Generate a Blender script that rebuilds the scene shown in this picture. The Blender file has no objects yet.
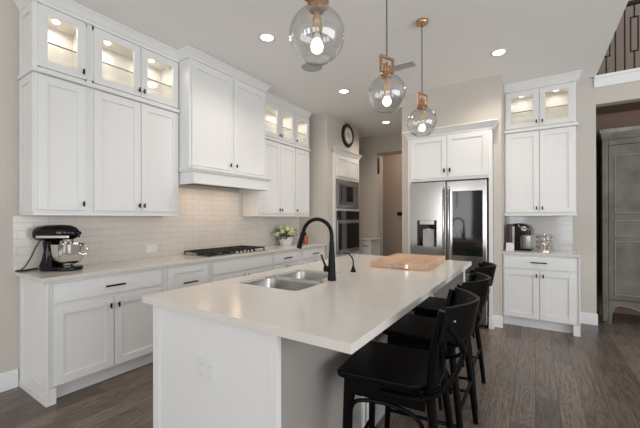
import bpy, bmesh, math, random
from mathutils import Vector, Matrix
random.seed(7)
C = bpy.context.scene.collection
SC = bpy.context.scene
PI = math.pi

# ------------------------------------------------------------------ camera
cam_d = bpy.data.cameras.new('camera'); cam = bpy.data.objects.new('camera', cam_d); C.objects.link(cam)
cam_d.sensor_width = 36; cam_d.lens = 331.68 / 640 * 36
cam_d.shift_y = 3.64 / 640
cam_d.clip_start = 0.05
cam.matrix_world = (Matrix.Translation((0, 0, 1.3316)) @ Matrix.Rotation(0.5753, 4, 'Z')
                    @ Matrix.Rotation(PI/2 + 0.0016, 4, 'X') @ Matrix.Rotation(-0.0019, 4, 'Z'))
SC.camera = cam

# ------------------------------------------------------------------ world, exposure, big lights
w = bpy.data.worlds.new('world'); SC.world = w; w.use_nodes = True
w.node_tree.nodes['Background'].inputs[0].default_value = (0.93, 0.96, 1.0, 1)
w.node_tree.nodes['Background'].inputs[1].default_value = 0.5
SC.view_settings.view_transform = 'Standard'; SC.view_settings.look = 'None'
SC.view_settings.gamma = 1; SC.view_settings.use_curve_mapping = False
SC.view_settings.exposure = 0.25

def area(name, loc, rot, sx, sy, power, col):
    l = bpy.data.lights.new(name, 'AREA'); l.shape = 'RECTANGLE'; l.size = sx; l.size_y = sy
    l.energy = power; l.color = col
    o = bpy.data.objects.new(name, l); o.location = loc; o.rotation_euler = rot; C.objects.link(o); return o
area('daylight_side_windows', (4.8, 0.5, 1.6), (PI/2+.35, 0, PI/2), 6.0, 2.6, 170, (0.96, 0.98, 1.0))

# ------------------------------------------------------------------ materials
def nm(name):
    m = bpy.data.materials.new(name); m.use_nodes = True
    nt = m.node_tree; return m, nt, nt.nodes['Principled BSDF']
def N(nt, t, **k):
    n = nt.nodes.new(t)
    for a, b in k.items(): setattr(n, a, b)
    return n
def mat(name, col, rough=0.5, metal=0.0, var=0.0, scale=8.0, bump=0.0, stretch=None, coat=0.0, spec=None):
    m, nt, b = nm(name)
    b.inputs['Roughness'].default_value = rough; b.inputs['Metallic'].default_value = metal
    b.inputs['Coat Weight'].default_value = coat
    if spec is not None: b.inputs['Specular IOR Level'].default_value = spec
    tc = N(nt, 'ShaderNodeTexCoord'); mp = N(nt, 'ShaderNodeMapping'); nz = N(nt, 'ShaderNodeTexNoise')
    nt.links.new(tc.outputs['Object'], mp.inputs[0]); nt.links.new(mp.outputs[0], nz.inputs['Vector'])
    if stretch: mp.inputs['Scale'].default_value = stretch
    nz.inputs['Scale'].default_value = scale; nz.inputs['Detail'].default_value = 4
    mx = N(nt, 'ShaderNodeMix', data_type='RGBA')
    c1 = [max(0, c*(1-var)) for c in col]; c2 = [min(1, c*(1+var)) for c in col]
    mx.inputs[6].default_value = (*c1, 1); mx.inputs[7].default_value = (*c2, 1)
    nt.links.new(nz.outputs[0], mx.inputs[0]); nt.links.new(mx.outputs[2], b.inputs['Base Color'])
    if bump:
        bp = N(nt, 'ShaderNodeBump'); bp.inputs['Strength'].default_value = bump; bp.inputs['Distance'].default_value = 0.002
        nt.links.new(nz.outputs[0], bp.inputs['Height']); nt.links.new(bp.outputs[0], b.inputs['Normal'])
    return m
def emis(name, col, s):
    m, nt, b = nm(name); b.inputs['Base Color'].default_value = (*col, 1)
    b.inputs['Emission Color'].default_value = (*col, 1); b.inputs['Emission Strength'].default_value = s; return m
def thin_glass(name, tint=(1, 1, 1), refl=1.0, rough=0.0):
    m, nt, b = nm(name); nt.nodes.remove(b)
    out = nt.nodes['Material Output']
    t = N(nt, 'ShaderNodeBsdfTransparent'); t.inputs[0].default_value = (*tint, 1)
    g = N(nt, 'ShaderNodeBsdfGlossy'); g.inputs['Roughness'].default_value = rough
    fr = N(nt, 'ShaderNodeLayerWeight'); fr.inputs['Blend'].default_value = 0.5
    pw = N(nt, 'ShaderNodeMath', operation='POWER'); pw.inputs[1].default_value = 4.0
    mu = N(nt, 'ShaderNodeMath', operation='MULTIPLY_ADD', use_clamp=True); mu.inputs[1].default_value = 0.7*refl; mu.inputs[2].default_value = 0.045*refl
    mx = N(nt, 'ShaderNodeMixShader')
    nt.links.new(fr.outputs['Facing'], pw.inputs[0]); nt.links.new(pw.outputs[0], mu.inputs[0]); nt.links.new(mu.outputs[0], mx.inputs[0])
    nt.links.new(t.outputs[0], mx.inputs[1]); nt.links.new(g.outputs[0], mx.inputs[2]); nt.links.new(mx.outputs[0], out.inputs[0])
    return m
def brick_mat(name, c1, c2, mortar, bw, bh, mort, rough, rot, offset=0.5, grain=False, coat=0.0, bump=0.3, spec=0.5):
    m, nt, b = nm(name)
    tc = N(nt, 'ShaderNodeTexCoord'); mp = N(nt, 'ShaderNodeMapping'); mp.inputs['Rotation'].default_value = rot
    br = N(nt, 'ShaderNodeTexBrick'); br.offset = offset; br.squash = 1
    br.inputs['Color1'].default_value = (*c1, 1); br.inputs['Color2'].default_value = (*c2, 1); br.inputs['Mortar'].default_value = (*mortar, 1)
    br.inputs['Scale'].default_value = 1; br.inputs['Mortar Size'].default_value = mort; br.inputs['Mortar Smooth'].default_value = 0.3
    br.inputs['Brick Width'].default_value = bw; br.inputs['Row Height'].default_value = bh; br.inputs['Bias'].default_value = 0
    nt.links.new(tc.outputs['Object'], mp.inputs[0]); nt.links.new(mp.outputs[0], br.inputs[0])
    b.inputs['Roughness'].default_value = rough; b.inputs['Coat Weight'].default_value = coat; b.inputs['Specular IOR Level'].default_value = spec
    col = br.outputs['Color']
    bp = N(nt, 'ShaderNodeBump'); bp.inputs['Strength'].default_value = bump; bp.inputs['Distance'].default_value = 0.002; bp.invert = True
    nt.links.new(br.outputs['Fac'], bp.inputs['Height'])
    if grain:
        b2 = N(nt, 'ShaderNodeTexBrick'); b2.offset = offset
        for k_, v_ in (('Scale', 1), ('Mortar Size', 0), ('Brick Width', bw), ('Row Height', bh)): b2.inputs[k_].default_value = v_
        b2.inputs['Color1'].default_value = (0, 0, 0, 1); b2.inputs['Color2'].default_value = (9, 9, 9, 1)
        nt.links.new(mp.outputs[0], b2.inputs[0])
        ad = N(nt, 'ShaderNodeVectorMath', operation='ADD'); nt.links.new(mp.outputs[0], ad.inputs[0]); nt.links.new(b2.outputs['Color'], ad.inputs[1])
        m2 = N(nt, 'ShaderNodeMapping'); m2.inputs['Scale'].default_value = (1.0, 6.5, 1)
        nz = N(nt, 'ShaderNodeTexNoise'); nz.inputs['Scale'].default_value = 1.5; nz.inputs['Detail'].default_value = 1.5; nz.inputs['Distortion'].default_value = 0.5
        nt.links.new(ad.outputs[0], m2.inputs[0]); nt.links.new(m2.outputs[0], nz.inputs['Vector'])
        fq = N(nt, 'ShaderNodeMath', operation='MULTIPLY'); fq.inputs[1].default_value = 95; nt.links.new(nz.outputs[0], fq.inputs[0])
        sn = N(nt, 'ShaderNodeMath', operation='SINE'); nt.links.new(fq.outputs[0], sn.inputs[0])
        m3 = N(nt, 'ShaderNodeMapping'); m3.inputs['Scale'].default_value = (1.5, 22, 1); nz3 = N(nt, 'ShaderNodeTexNoise'); nz3.inputs['Scale'].default_value = 3; nz3.inputs['Detail'].default_value = 6
        nt.links.new(ad.outputs[0], m3.inputs[0]); nt.links.new(m3.outputs[0], nz3.inputs['Vector'])
        sm_ = N(nt, 'ShaderNodeMath', operation='MULTIPLY_ADD'); sm_.inputs[1].default_value = 0.10; nt.links.new(sn.outputs[0], sm_.inputs[0]); nt.links.new(nz3.outputs[0], sm_.inputs[2])
        rp = N(nt, 'ShaderNodeValToRGB'); rp.color_ramp.elements[0].position = 0.30; rp.color_ramp.elements[1].position = 0.70
        rp.color_ramp.elements[0].color = (0.60, 0.57, 0.55, 1); rp.color_ramp.elements[1].color = (1.30, 1.30, 1.30, 1)
        nt.links.new(sm_.outputs[0], rp.inputs[0])
        mx = N(nt, 'ShaderNodeMix', data_type='RGBA', blend_type='MULTIPLY'); mx.inputs[0].default_value = 1
        nt.links.new(col, mx.inputs[6]); nt.links.new(rp.outputs[0], mx.inputs[7]); col = mx.outputs[2]
    nt.links.new(col, b.inputs['Base Color']); nt.links.new(bp.outputs[0], b.inputs['Normal'])
    return m

M = {}
M['white'] = mat('white_cabinet_paint', (0.80, 0.80, 0.79), 0.38, var=0.01)
M['trimwhite'] = mat('white_trim_paint', (0.82, 0.82, 0.81), 0.4, var=0.01)
M['inside'] = mat('cabinet_interior', (0.84, 0.805, 0.755), 0.5, var=0.01)
M['wall'] = mat('greige_wall_paint', (0.57, 0.53, 0.472), 0.7, var=0.015, scale=30, bump=0.05)
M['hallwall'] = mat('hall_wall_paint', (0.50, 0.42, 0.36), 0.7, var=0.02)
M['ceiling'] = mat('ceiling_paint', (0.92, 0.915, 0.90), 0.85, var=0.01, scale=40, bump=0.05)
M['quartz'] = mat('warm_quartz', (0.74, 0.70, 0.65), 0.2, var=0.05, scale=9)
M['quartz2'] = mat('perimeter_quartz', (0.66, 0.63, 0.585), 0.15, var=0.05, scale=9)
M['greige'] = mat('greige_island_panel', (0.33, 0.305, 0.28), 0.5, var=0.03)
M['black'] = mat('black_metal', (0.004, 0.004, 0.004), 0.40, var=0.1, spec=0.18)
M['iron'] = mat('cast_iron', (0.02, 0.018, 0.016), 0.45, metal=0.3, var=0.2)
M['blackwood'] = mat('black_painted_wood', (0.0030, 0.0026, 0.0026), 0.33, var=0.35, scale=5, bump=0.15, stretch=(1, 8, 1), spec=0.09)
M['steel'] = mat('brushed_stainless', (0.46, 0.45, 0.435), 0.17, metal=1, var=0.06, scale=40, stretch=(6, 6, 0.2))
M['steel_h'] = mat('brushed_stainless_sink', (0.55, 0.54, 0.52), 0.28, metal=1, var=0.06, scale=40, stretch=(0.3, 6, 6))
M['darksteel'] = mat('dark_steel', (0.30, 0.29, 0.28), 0.3, metal=1, var=0.05)
M['chrome'] = mat('polished_chrome', (0.75, 0.73, 0.70), 0.08, metal=1, var=0.02)
M['blackglass'] = mat('black_glass', (0.008, 0.008, 0.009), 0.04, var=0.05, spec=0.5)
M['greyglass'] = mat('smoked_door_glass', (0.008, 0.010, 0.010), 0.05, var=0.2, spec=0.45)
M['rubber'] = mat('black_rubber', (0.01, 0.01, 0.01), 0.6, var=0.1)
M['gloss_black'] = mat('gloss_black_enamel', (0.003, 0.003, 0.004), 0.10, var=0.1, spec=0.3)
M['brass'] = mat('aged_brass', (0.50, 0.31, 0.18), 0.28, metal=1, var=0.08)
M['gold'] = mat('satin_gold_socket', (0.62, 0.45, 0.26), 0.3, metal=1, var=0.05)
M['plastic_white'] = mat('white_plastic', (0.78, 0.78, 0.76), 0.4, var=0.01)
M['speaker'] = mat('speaker_grille', (0.50, 0.50, 0.50), 0.8, var=0.05, scale=200)
M['shadebrown'] = mat('hall_shade_brown', (0.26, 0.18, 0.135), 0.7, var=0.03)  # shade of the hall opening put into the wall and landing colour
M['greyplastic'] = mat('grey_plastic', (0.42, 0.42, 0.42), 0.7, var=0.03)
M['pot'] = mat('white_ceramic', (0.78, 0.77, 0.74), 0.35, var=0.04)
M['leaf'] = mat('green_leaf', (0.06, 0.11, 0.03), 0.5, var=0.5, scale=20)
M['petal'] = mat('cream_green_petal', (0.72, 0.74, 0.50), 0.6, var=0.15, scale=40)
M['amber'] = mat('amber_bottle', (0.36, 0.08, 0.02), 0.15, var=0.1)
M['paper'] = mat('white_card', (0.78, 0.76, 0.74), 0.7, var=0.03)
M['clockface'] = mat('clock_face', (0.85, 0.81, 0.75), 0.5, var=0.03)
M['clockrim'] = mat('black_clock_rim', (0.014, 0.011, 0.01), 0.3, var=0.2)
M['armoire'] = mat('distressed_sage_paint', (0.135, 0.130, 0.103), 0.6, var=0.7, scale=5, bump=0.3)
M['armedge'] = mat('worn_pale_edge_paint', (0.25, 0.235, 0.19), 0.6, var=0.55, scale=14, bump=0.3)
M['ironrail'] = mat('dark_bronze_rail', (0.03, 0.02, 0.016), 0.4, metal=0.5, var=0.1)
M['lens'] = emis('lit_downlight_lens', (1.0, 0.93, 0.84), 9)
M['bulb'] = emis('lit_bulb', (1.0, 0.88, 0.72), 3.5)
M['puck'] = emis('lit_puck', (1.0, 0.90, 0.76), 4)
M['glass'] = thin_glass('clear_globe_glass', (0.97, 0.97, 0.97), 2.0)
M['pane'] = thin_glass('cabinet_pane_glass', (0.97, 0.975, 0.97), 0.6)
M['shelf'] = thin_glass('glass_shelf_body', (0.95, 0.955, 0.945), 0.6)
M['shelfedge'] = mat('glass_shelf_edge', (0.11, 0.10, 0.09), 0.3, var=0.1)
M['floor'] = brick_mat('dark_oak_planks', (0.115, 0.088, 0.071), (0.190, 0.150, 0.123), (0.045, 0.034, 0.028), 1.25, 0.14, 0.0022, 0.30, (0, 0, PI/2), offset=0.37, grain=True, bump=0.25)
M['tile_left'] = brick_mat('cream_subway_tile', (0.72, 0.675, 0.62), (0.685, 0.645, 0.595), (0.62, 0.58, 0.53), 0.20, 0.065, 0.003, 0.14, (-PI/2, -PI/2, 0), bump=0.6)
M['tile_back'] = brick_mat('white_subway_tile', (0.66, 0.66, 0.65), (0.62, 0.62, 0.61), (0.58, 0.58, 0.57), 0.20, 0.065, 0.0025, 0.07, (PI/2, 0, 0), bump=0.5)
def board_mat():
    m, nt, b = nm('butcher_block')
    tc = N(nt, 'ShaderNodeTexCoord'); br = N(nt, 'ShaderNodeTexBrick'); br.offset = 0.4
    br.inputs['Color1'].default_value = (0.58, 0.33, 0.19, 1); br.inputs['Color2'].default_value = (0.70, 0.46, 0.30, 1); br.inputs['Mortar'].default_value = (0.50, 0.28, 0.16, 1)
    br.inputs['Scale'].default_value = 1; br.inputs['Brick Width'].default_value = 0.16; br.inputs['Row Height'].default_value = 0.042; br.inputs['Mortar Size'].default_value = 0.0008
    mp = N(nt, 'ShaderNodeMapping'); mp.inputs['Rotation'].default_value = (0, 0, PI/2)
    nt.links.new(tc.outputs['Object'], mp.inputs[0]); nt.links.new(mp.outputs[0], br.inputs[0]); nt.links.new(br.outputs[0], b.inputs['Base Color'])
    b.inputs['Roughness'].default_value = 0.4; return m
M['board'] = board_mat()

# ------------------------------------------------------------------ mesh helpers
class MB:
    def __init__(s): s.bm = bmesh.new()
    def box(s, x0, x1, y0, y1, z0, z1):
        v = [s.bm.verts.new((x, y, z)) for x in (x0, x1) for y in (y0, y1) for z in (z0, z1)]
        for f in ((0,1,3,2),(4,6,7,5),(0,4,5,1),(2,3,7,6),(0,2,6,4),(1,5,7,3)): s.bm.faces.new([v[i] for i in f])
        return s
    def ring(s, c, u, v, r, seg): return [s.bm.verts.new(c + u*(r*math.cos(2*PI*i/seg)) + v*(r*math.sin(2*PI*i/seg))) for i in range(seg)]
    def tube(s, pts, r, seg=10, cap=True, flat=None):
        pts = [Vector(p) for p in pts]; n = len(pts); rs = r if isinstance(r, (list, tuple)) else [r]*n
        prev = None; rings = []
        for i, p in enumerate(pts):
            t = (pts[min(i+1, n-1)] - pts[max(i-1, 0)]).normalized()
            if prev is None:
                a = Vector((0, 0, 1)) if abs(t.z) < 0.9 else Vector((1, 0, 0)); u = t.cross(a).normalized()
            else: u = (prev - t*prev.dot(t)).normalized()
            prev = u; v = t.cross(u).normalized()
            if flat: v = v*flat
            rings.append(s.ring(p, u, v, rs[i], seg))
        for a, b in zip(rings, rings[1:]):
            for i in range(seg): s.bm.faces.new((a[i], a[(i+1) % seg], b[(i+1) % seg], b[i]))
        if cap: s.bm.faces.new(rings[0][::-1]); s.bm.faces.new(rings[-1])
        return s
    def cyl(s, p0, p1, r0, r1=None, seg=16): return s.tube([p0, p1], [r0, r0 if r1 is None else r1], seg)
    def lathe(s, prof, c=(0, 0, 0), seg=24, axis='z', closed=False):
        c = Vector(c); rings = []
        for r, h in prof:
            rg = []
            for i in range(seg):
                a = 2*PI*i/seg; x, y = r*math.cos(a), r*math.sin(a)
                p = Vector((x, y, h)) if axis == 'z' else (Vector((h, x, y)) if axis == 'x' else Vector((y, h, x)))
                rg.append(s.bm.verts.new(c + p))
            rings.append(rg)
        pairs = list(zip(rings, rings[1:]))
        if closed: pairs.append((rings[-1], rings[0]))
        for a, b in pairs:
            for i in range(seg): s.bm.faces.new((a[i], a[(i+1) % seg], b[(i+1) % seg], b[i]))
        if not closed:
            if prof[0][0] > 1e-4: s.bm.faces.new(rings[0][::-1])
            if prof[-1][0] > 1e-4: s.bm.faces.new(rings[-1])
        return s
    def prism(s, pts, a0, a1, plane='xz'):
        def P(p, a): return (p[0], a, p[1]) if plane == 'xz' else ((p[0], p[1], a) if plane == 'xy' else (a, p[0], p[1]))
        A = [s.bm.verts.new(P(p, a0)) for p in pts]; B = [s.bm.verts.new(P(p, a1)) for p in pts]; n = len(pts)
        s.bm.faces.new(A); s.bm.faces.new(B[::-1])
        for i in range(n): s.bm.faces.new((A[i], B[i], B[(i+1) % n], A[(i+1) % n]))
        return s
    def ball(s, c, r, sub=2, sc=(1, 1, 1)):
        bmesh.ops.create_icosphere(s.bm, subdivisions=sub, radius=r, matrix=Matrix.Translation(c) @ Matrix.Diagonal((*sc, 1))); return s
    def build(s, name, m, parent=None, bevel=0, smooth=False, sub=0, angle=40):
        bmesh.ops.recalc_face_normals(s.bm, faces=s.bm.faces)
        me = bpy.data.meshes.new(name); s.bm.to_mesh(me); s.bm.free()
        o = bpy.data.objects.new(name, me); C.objects.link(o); me.materials.append(M[m] if isinstance(m, str) else m)
        if smooth:
            for p in me.polygons: p.use_smooth = True
            me.set_sharp_from_angle(angle=math.radians(angle))
        if bevel:
            b = o.modifiers.new('bevel', 'BEVEL'); b.width = bevel; b.segments = 2; b.limit_method = 'ANGLE'; b.harden_normals = False
        if sub:
            b = o.modifiers.new('subd', 'SUBSURF'); b.levels = sub; b.render_levels = sub
        if parent: o.parent = parent
        return o
def tag(o, label, cat, group=None, kind=None):
    o['label'] = label; o['category'] = cat
    if group: o['group'] = group
    if kind: o['kind'] = kind
    return o
def thing(name, label, cat, loc=(0, 0, 0), rz=0, group=None):
    o = bpy.data.objects.new(name, None); C.objects.link(o); o.empty_display_size = 0.1
    o.location = loc; o.rotation_euler = (0, 0, rz); return tag(o, label, cat, group)
def struct(o): o['kind'] = 'structure'; return o
def copy_tree(o, parent=None):
    c = o.copy(); C.objects.link(c); c.parent = parent
    for ch in list(o.children): copy_tree(ch, c)
    return c
def spl(pts, n=5):
    P = [Vector(p) for p in pts]; P = [P[0]*2-P[1]] + P + [P[-1]*2-P[-2]]; out = []
    for i in range(1, len(P)-2):
        for k in range(n):
            t = k/n; a, b, c, d = P[i-1], P[i], P[i+1], P[i+2]
            out.append(.5*((2*b) + (c-a)*t + (2*a-5*b+4*c-d)*t*t + (3*b-a-3*c+d)*t**3))
    out.append(P[-2]); return out
def rrect(x0, x1, y0, y1, r, n=5):
    out = []
    for cx, cy, a0 in ((x1-r, y1-r, 0), (x0+r, y1-r, PI/2), (x0+r, y0+r, PI), (x1-r, y0+r, 1.5*PI)):
        for i in range(n+1):
            a = a0 + PI/2*i/n; out.append((cx + r*math.cos(a), cy + r*math.sin(a)))
    return out
def light(name, kind, loc, power, col, parent=None, **k):
    l = bpy.data.lights.new(name, kind); l.energy = power; l.color = col
    for a, b in k.items(): setattr(l, a, b)
    o = bpy.data.objects.new(name, l); o.location = loc; C.objects.link(o)
    if parent: o.parent = parent
    return o

XW = -3.4528; CEIL = 3.08; YB = 4.65; XB = -2.875; YF = 4.574; XF = -0.343; YW = 5.311; XO = 0.636; YFAR = 6.55

# ------------------------------------------------------------------ setting
struct(MB().box(-3.75, 5.2, -4.6, 9.0, -0.08, 0).build('floor', 'floor'))
struct(MB().box(-3.75, XO, -4.6, 9.0, CEIL, CEIL+0.28).build('ceiling', 'ceiling'))
struct(MB().box(-3.75, XW, -4.6, 9.0, 0, CEIL).build('wall_left', 'wall'))
struct(MB().box(XW, XB, YB, 4.83, 0, CEIL).box(XW, XB, 4.83, 5.78, 2.47, CEIL).box(XW, XB, 5.78, 5.84, 0, CEIL).build('wall_oven', 'wall'))
struct(MB().box(XW, -2.83, YFAR, 6.93, 0, CEIL).box(-2.83, -1.75, YFAR, 6.93, 2.71, CEIL).box(-1.75, -1.45, YFAR, 6.93, 0, CEIL).build('wall_far', 'wall'))
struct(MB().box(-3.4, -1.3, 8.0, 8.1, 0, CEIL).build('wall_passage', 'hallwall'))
struct(MB().box(-1.58, -1.456, YF, YFAR, 0, CEIL).box(-0.428, XF, YF, YW, 0, CEIL).box(-1.456, -0.428, YF, YW, 2.45, CEIL)
       .box(-1.456, -0.428, 5.30, 5.45, 0, 2.45).build('wall_fridge', 'wall'))
struct(MB().box(-0.428, XO, YW, 5.46, 0, CEIL).box(XO, 5.2, YW, 5.46, 2.735, 2.94).build('wall_coffee', 'wall'))
struct(MB().box(XO-0.02, 5.2, YW-0.02, YW+0.14, 2.94, 3.075).box(XO-0.02, 5.2, YW-0.035, YW, 3.05, 3.085).build('trim_1', 'trimwhite', bevel=0.004))
struct(MB().box(XO, 5.2, YW+0.14, 7.6, 2.80, 3.07).build('floor_landing', 'shadebrown'))
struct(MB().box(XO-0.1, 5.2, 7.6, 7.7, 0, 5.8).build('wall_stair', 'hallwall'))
struct(MB().box(XO-0.1, XO, 5.46, 7.6, 0, 5.8).build('wall_hall', 'shadebrown'))
struct(MB().box(XO, 5.2, 6.15, 6.25, 0, 2.80).build('wall_hall_back', 'shadebrown'))
bwl = MB(); xs = [(-3.1, -1.9), (-1.5, -0.3), (0.7, 2.3), (2.7, 4.3)]; x = -3.75
for a, b in xs:
    bwl.box(x, a, -4.75, -4.6, 0, CEIL).box(a, b, -4.75, -4.6, 0, 0.35).box(a, b, -4.75, -4.6, 2.5, CEIL); x = b
bwl.box(x, 5.2, -4.75, -4.6, 0, CEIL); struct(bwl.build('wall_back', 'wall'))
for i, (a, b) in enumerate(xs):
    wf = MB().box(a, a+.06, -4.70, -4.62, .35, 2.5).box(b-.06, b, -4.70, -4.62, .35, 2.5).box(a+.06, b-.06, -4.70, -4.62, .35, .42).box(a+.06, b-.06, -4.70, -4.62, 2.44, 2.5) \
        .box((a+b)/2-.02, (a+b)/2+.02, -4.68, -4.64, .42, 2.44).box(a+.06, b-.06, -4.68, -4.64, 1.42, 1.46)
    struct(wf.build('window_%d' % (i+1), 'trimwhite'))
    area('window_daylight', ((a+b)/2, -4.55, 1.42), (PI/2+.3, 0, 0), b-a-.1, 2.0, 30, (0.95, 0.97, 1.0))
struct(MB().box(XO-0.15, XO, -4.6, YW, CEIL+0.28, 5.8).build('wall_upper', 'wall'))
struct(MB().box(XO-0.15, 5.2, -4.6, 7.7, 5.8, 5.9).build('ceiling_upper', 'ceiling'))
def baseboard(n, x0, x1, y0, y1, face):
    mb = MB().box(x0, x1, y0, y1, 0, 0.13)
    if face == 'x': mb.box(x0, x1-0.006, y0, y1, 0.13, 0.142)
    else: mb.box(x0, x1, y0+0.006, y1, 0.13, 0.142)
    struct(mb.build('baseboard_'+n, 'trimwhite', bevel=0.002))
baseboard('left', XW, XW+0.016, -4.6, 0.905, 'x')
baseboard('fridge', -0.428, XF+0.014, YF-0.016, YF, 'y')
baseboard('coffee', 0.412, XO+0.012, YW-0.016, YW, 'y')
baseboard('far', -3.4, -2.85, YFAR-0.016, YFAR, 'y')
struct(MB().box(-2.85, -2.80, YFAR-0.012, YFAR, 0, 2.70).build('trim_2', 'wall'))

# ------------------------------------------------------------------ cabinet builders (local: front faces -y at y=0)
def t_knob(parent, x, z, y=-0.02):
    MB().cyl((x, y, z), (x, y-0.018, z), 0.0055, seg=10).cyl((x, y-0.023, z-0.021), (x, y-0.023, z+0.021), 0.0068, seg=10).build('knob', 'black', parent, smooth=True)
def bar_pull(parent, x, z, L=0.14, y=-0.02):
    MB().cyl((x-L/2+.02, y, z), (x-L/2+.02, y-0.022, z), 0.0045, seg=8).cyl((x+L/2-.02, y, z), (x+L/2-.02, y-0.022, z), 0.0045, seg=8) \
        .box(x-L/2, x+L/2, y-0.032, y-0.02, z-0.0065, z+0.0065).build('handle', 'black', parent, bevel=0.002)
def shaker(parent, x0, x1, z0, z1, glass=False, knob=None, pull=None, rail=0.061, name='door', flat=False):
    mb = MB()
    if flat: mb.box(x0, x1, -0.02, -0.001, z0, z1)
    else:
        mb.box(x0, x0+rail, -0.02, -0.001, z0, z1).box(x1-rail, x1, -0.02, -0.001, z0, z1)
        mb.box(x0+rail, x1-rail, -0.02, -0.001, z0, z0+rail).box(x0+rail, x1-rail, -0.02, -0.001, z1-rail, z1)
        if not glass: mb.box(x0+rail, x1-rail, -0.010, -0.001, z0+rail, z1-rail)
    d = mb.build(name, 'white', parent, bevel=0.0018)
    if glass: MB().box(x0+rail-.004, x1-rail+.004, -0.012, -0.008, z0+rail-.004, z1-rail+.004).build('pane', 'pane', d)
    if knob: t_knob(d, *knob)
    if pull: bar_pull(d, *pull)
    return d
def rings_loft(mb, rings):
    R = [[mb.bm.verts.new(p) for p in r] for r in rings]
    for a, b in zip(R, R[1:]):
        for i in range(4): mb.bm.faces.new((a[i], a[(i+1) % 4], b[(i+1) % 4], b[i]))
    mb.bm.faces.new(R[0]); mb.bm.faces.new(R[-1][::-1]); return mb
def crown(parent, x0, x1, depth, z0, z1, pr=0.06, L=1, R=1, name='crown_moulding'):
    prof = [(0.0, z0), (0.012, z0), (0.012, z0+(z1-z0)*.22), (0.020, z0+(z1-z0)*.30), (pr*.62, z0+(z1-z0)*.62), (pr*.9, z0+(z1-z0)*.84), (pr, z0+(z1-z0)*.86), (pr, z1)]
    rs = [[(x0-o*L, -o, z), (x1+o*R, -o, z), (x1+o*R, depth, z), (x0-o*L, depth, z)] for o, z in prof]
    return rings_loft(MB(), rs).build(name, 'white', parent, bevel=0.001)
def glass_box(root, x0, x1, depth, z0, z1, lit, doors_x, npucks):
    t = 0.018
    def shell(x0, x1, z0, z1, t, y1): return MB().box(x0, x0+t, 0, y1, z0, z1).box(x1-t, x1, 0, y1, z0, z1).box(x0+t, x1-t, 0, y1, z0, z0+t).box(x0+t, x1-t, 0, y1, z1-t, z1).box(x0+t, x1-t, y1-.005, y1, z0+t, z1-t)
    bd_ = shell(x0, x1, z0, z1, .009, depth).build('body', 'white', root)
    shell(x0+.009, x1-.009, z0+.009, z1-.009, .009, depth-.0055).build('lining', 'inside', bd_)
    fr = MB().box(x0-.0005, x0+.036, -.0008, .018, z0, z1).box(x1-.036, x1+.0005, -.0008, .018, z0, z1).box(x0+.02, x1-.02, -.0008, .018, z1-.035, z1).box(x0+.02, x1-.02, -.0008, .018, z0, z0+.03)
    for dx in doors_x: fr.box(dx-.018, dx+.018, -.0008, .018, z0+.03, z1-.035)
    fr.build('face_frame', 'white', root)
    zs = (z0+z1)/2 - 0.02
    sh = MB().box(x0+t+.002, x1-t-.002, 0.032, depth-0.014, zs, zs+0.007).build('shelf', 'shelf', root)
    MB().box(x0+t+.002, x1-t-.002, 0.028, 0.0315, zs-.001, zs+0.008).build('edge', 'shelfedge', sh)
    for i in range(npucks):
        px = x0 + (x1-x0)*(i+0.5)/npucks
        p = MB().lathe([(0.0, z1-t-.010), (0.024, z1-t-.010), (0.026, z1-t-.0005)], (px, depth*0.5, 0), 16).build('puck_light', 'puck', root)
        light('puck_lamp', 'AREA', (px, depth*0.5, z1-t-.02), lit, (1.0, 0.94, 0.86), p, shape='DISK', size=0.06)
def upper(root, w, depth, z0, zt, zc, lower_doors, glass_doors, crown_z, side_l=False, L=0, R=0, npucks=1, lit=0.62, seams=()):
    """lower_doors / glass_doors: (x0, x1, knob_x)"""
    MB().box(0, w, 0, depth, z0+0.0, zt).build('carcass', 'white', root, bevel=0.001)
    MB().box(-.008*L, w+.008*R, -0.012, depth, z0-0.022, z0-.0005).build('light_rail', 'white', root, bevel=0.003)
    MB().box(-.022*L, w+.022*R, -0.038, depth, zt+.001, zt+0.028).box(-.012*L, w+.012*R, -0.028, depth, zt+.012, zt+0.040).build('ledge_moulding', 'white', root, bevel=0.003)
    glass_box(root, 0, w, depth, zt+0.041, zc, lit, seams, npucks)
    crown(root, 0, w, depth, zc+.001, crown_z, 0.06, L, R)
    for x0, x1, k in lower_doors: shaker(root, x0, x1, z0+0.022, zt-0.012, knob=(k, z0+0.075))
    for x0, x1, k in glass_doors: shaker(root, x0, x1, zt+0.052, zc-0.012, glass=True, knob=(k, zt+0.052+0.055))
    if side_l:
        r = 0.06
        for a, b in ((z0+.0, zt-.002), (zt+.042, zc)):
            MB().box(-0.010, -.0005, 0, r, a, b).box(-0.010, -.0005, depth-r, depth, a, b).box(-0.010, -.0005, r, depth-r, a, a+r).box(-0.010, -.0005, r, depth-r, b-r, b).build('side_panel', 'white', root, bevel=0.0018)
RZ = PI/2
XU = -3.16   # carcass front of wall cabinets
dU = XU - XW - 0.004
g = 'white glass-topped wall cabinets on the left wall'
ca = thing('wall_cabinet', 'narrow one-door white wall cabinet with lit glass top above the stand mixer', 'cabinet', (XU, 0.922, 0), RZ, g)
upper(ca, 0.3698, dU, 1.378, 2.437, 2.972, [(0.018, 0.338, 0.315)], [(0.018, 0.338, 0.315)], 3.077, side_l=True, L=1, npucks=1)
cb = thing('wall_cabinet', 'two-door white wall cabinet with lit glass top between narrow end cabinet and range hood', 'cabinet', (XU, 1.292, 0), RZ, g)
upper(cb, 0.832, dU, 1.378, 2.437, 2.972, [(0.030, 0.426, 0.405), (0.432, 0.822, 0.452)], [(0.030, 0.426, 0.405), (0.432, 0.822, 0.452)], 3.077, npucks=2, seams=(0.429,))
cc = thing('wall_cabinet', 'two-door white wall cabinet with lit glass top just past the range hood', 'cabinet', (XU, 3.322, 0), RZ, g)
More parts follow.
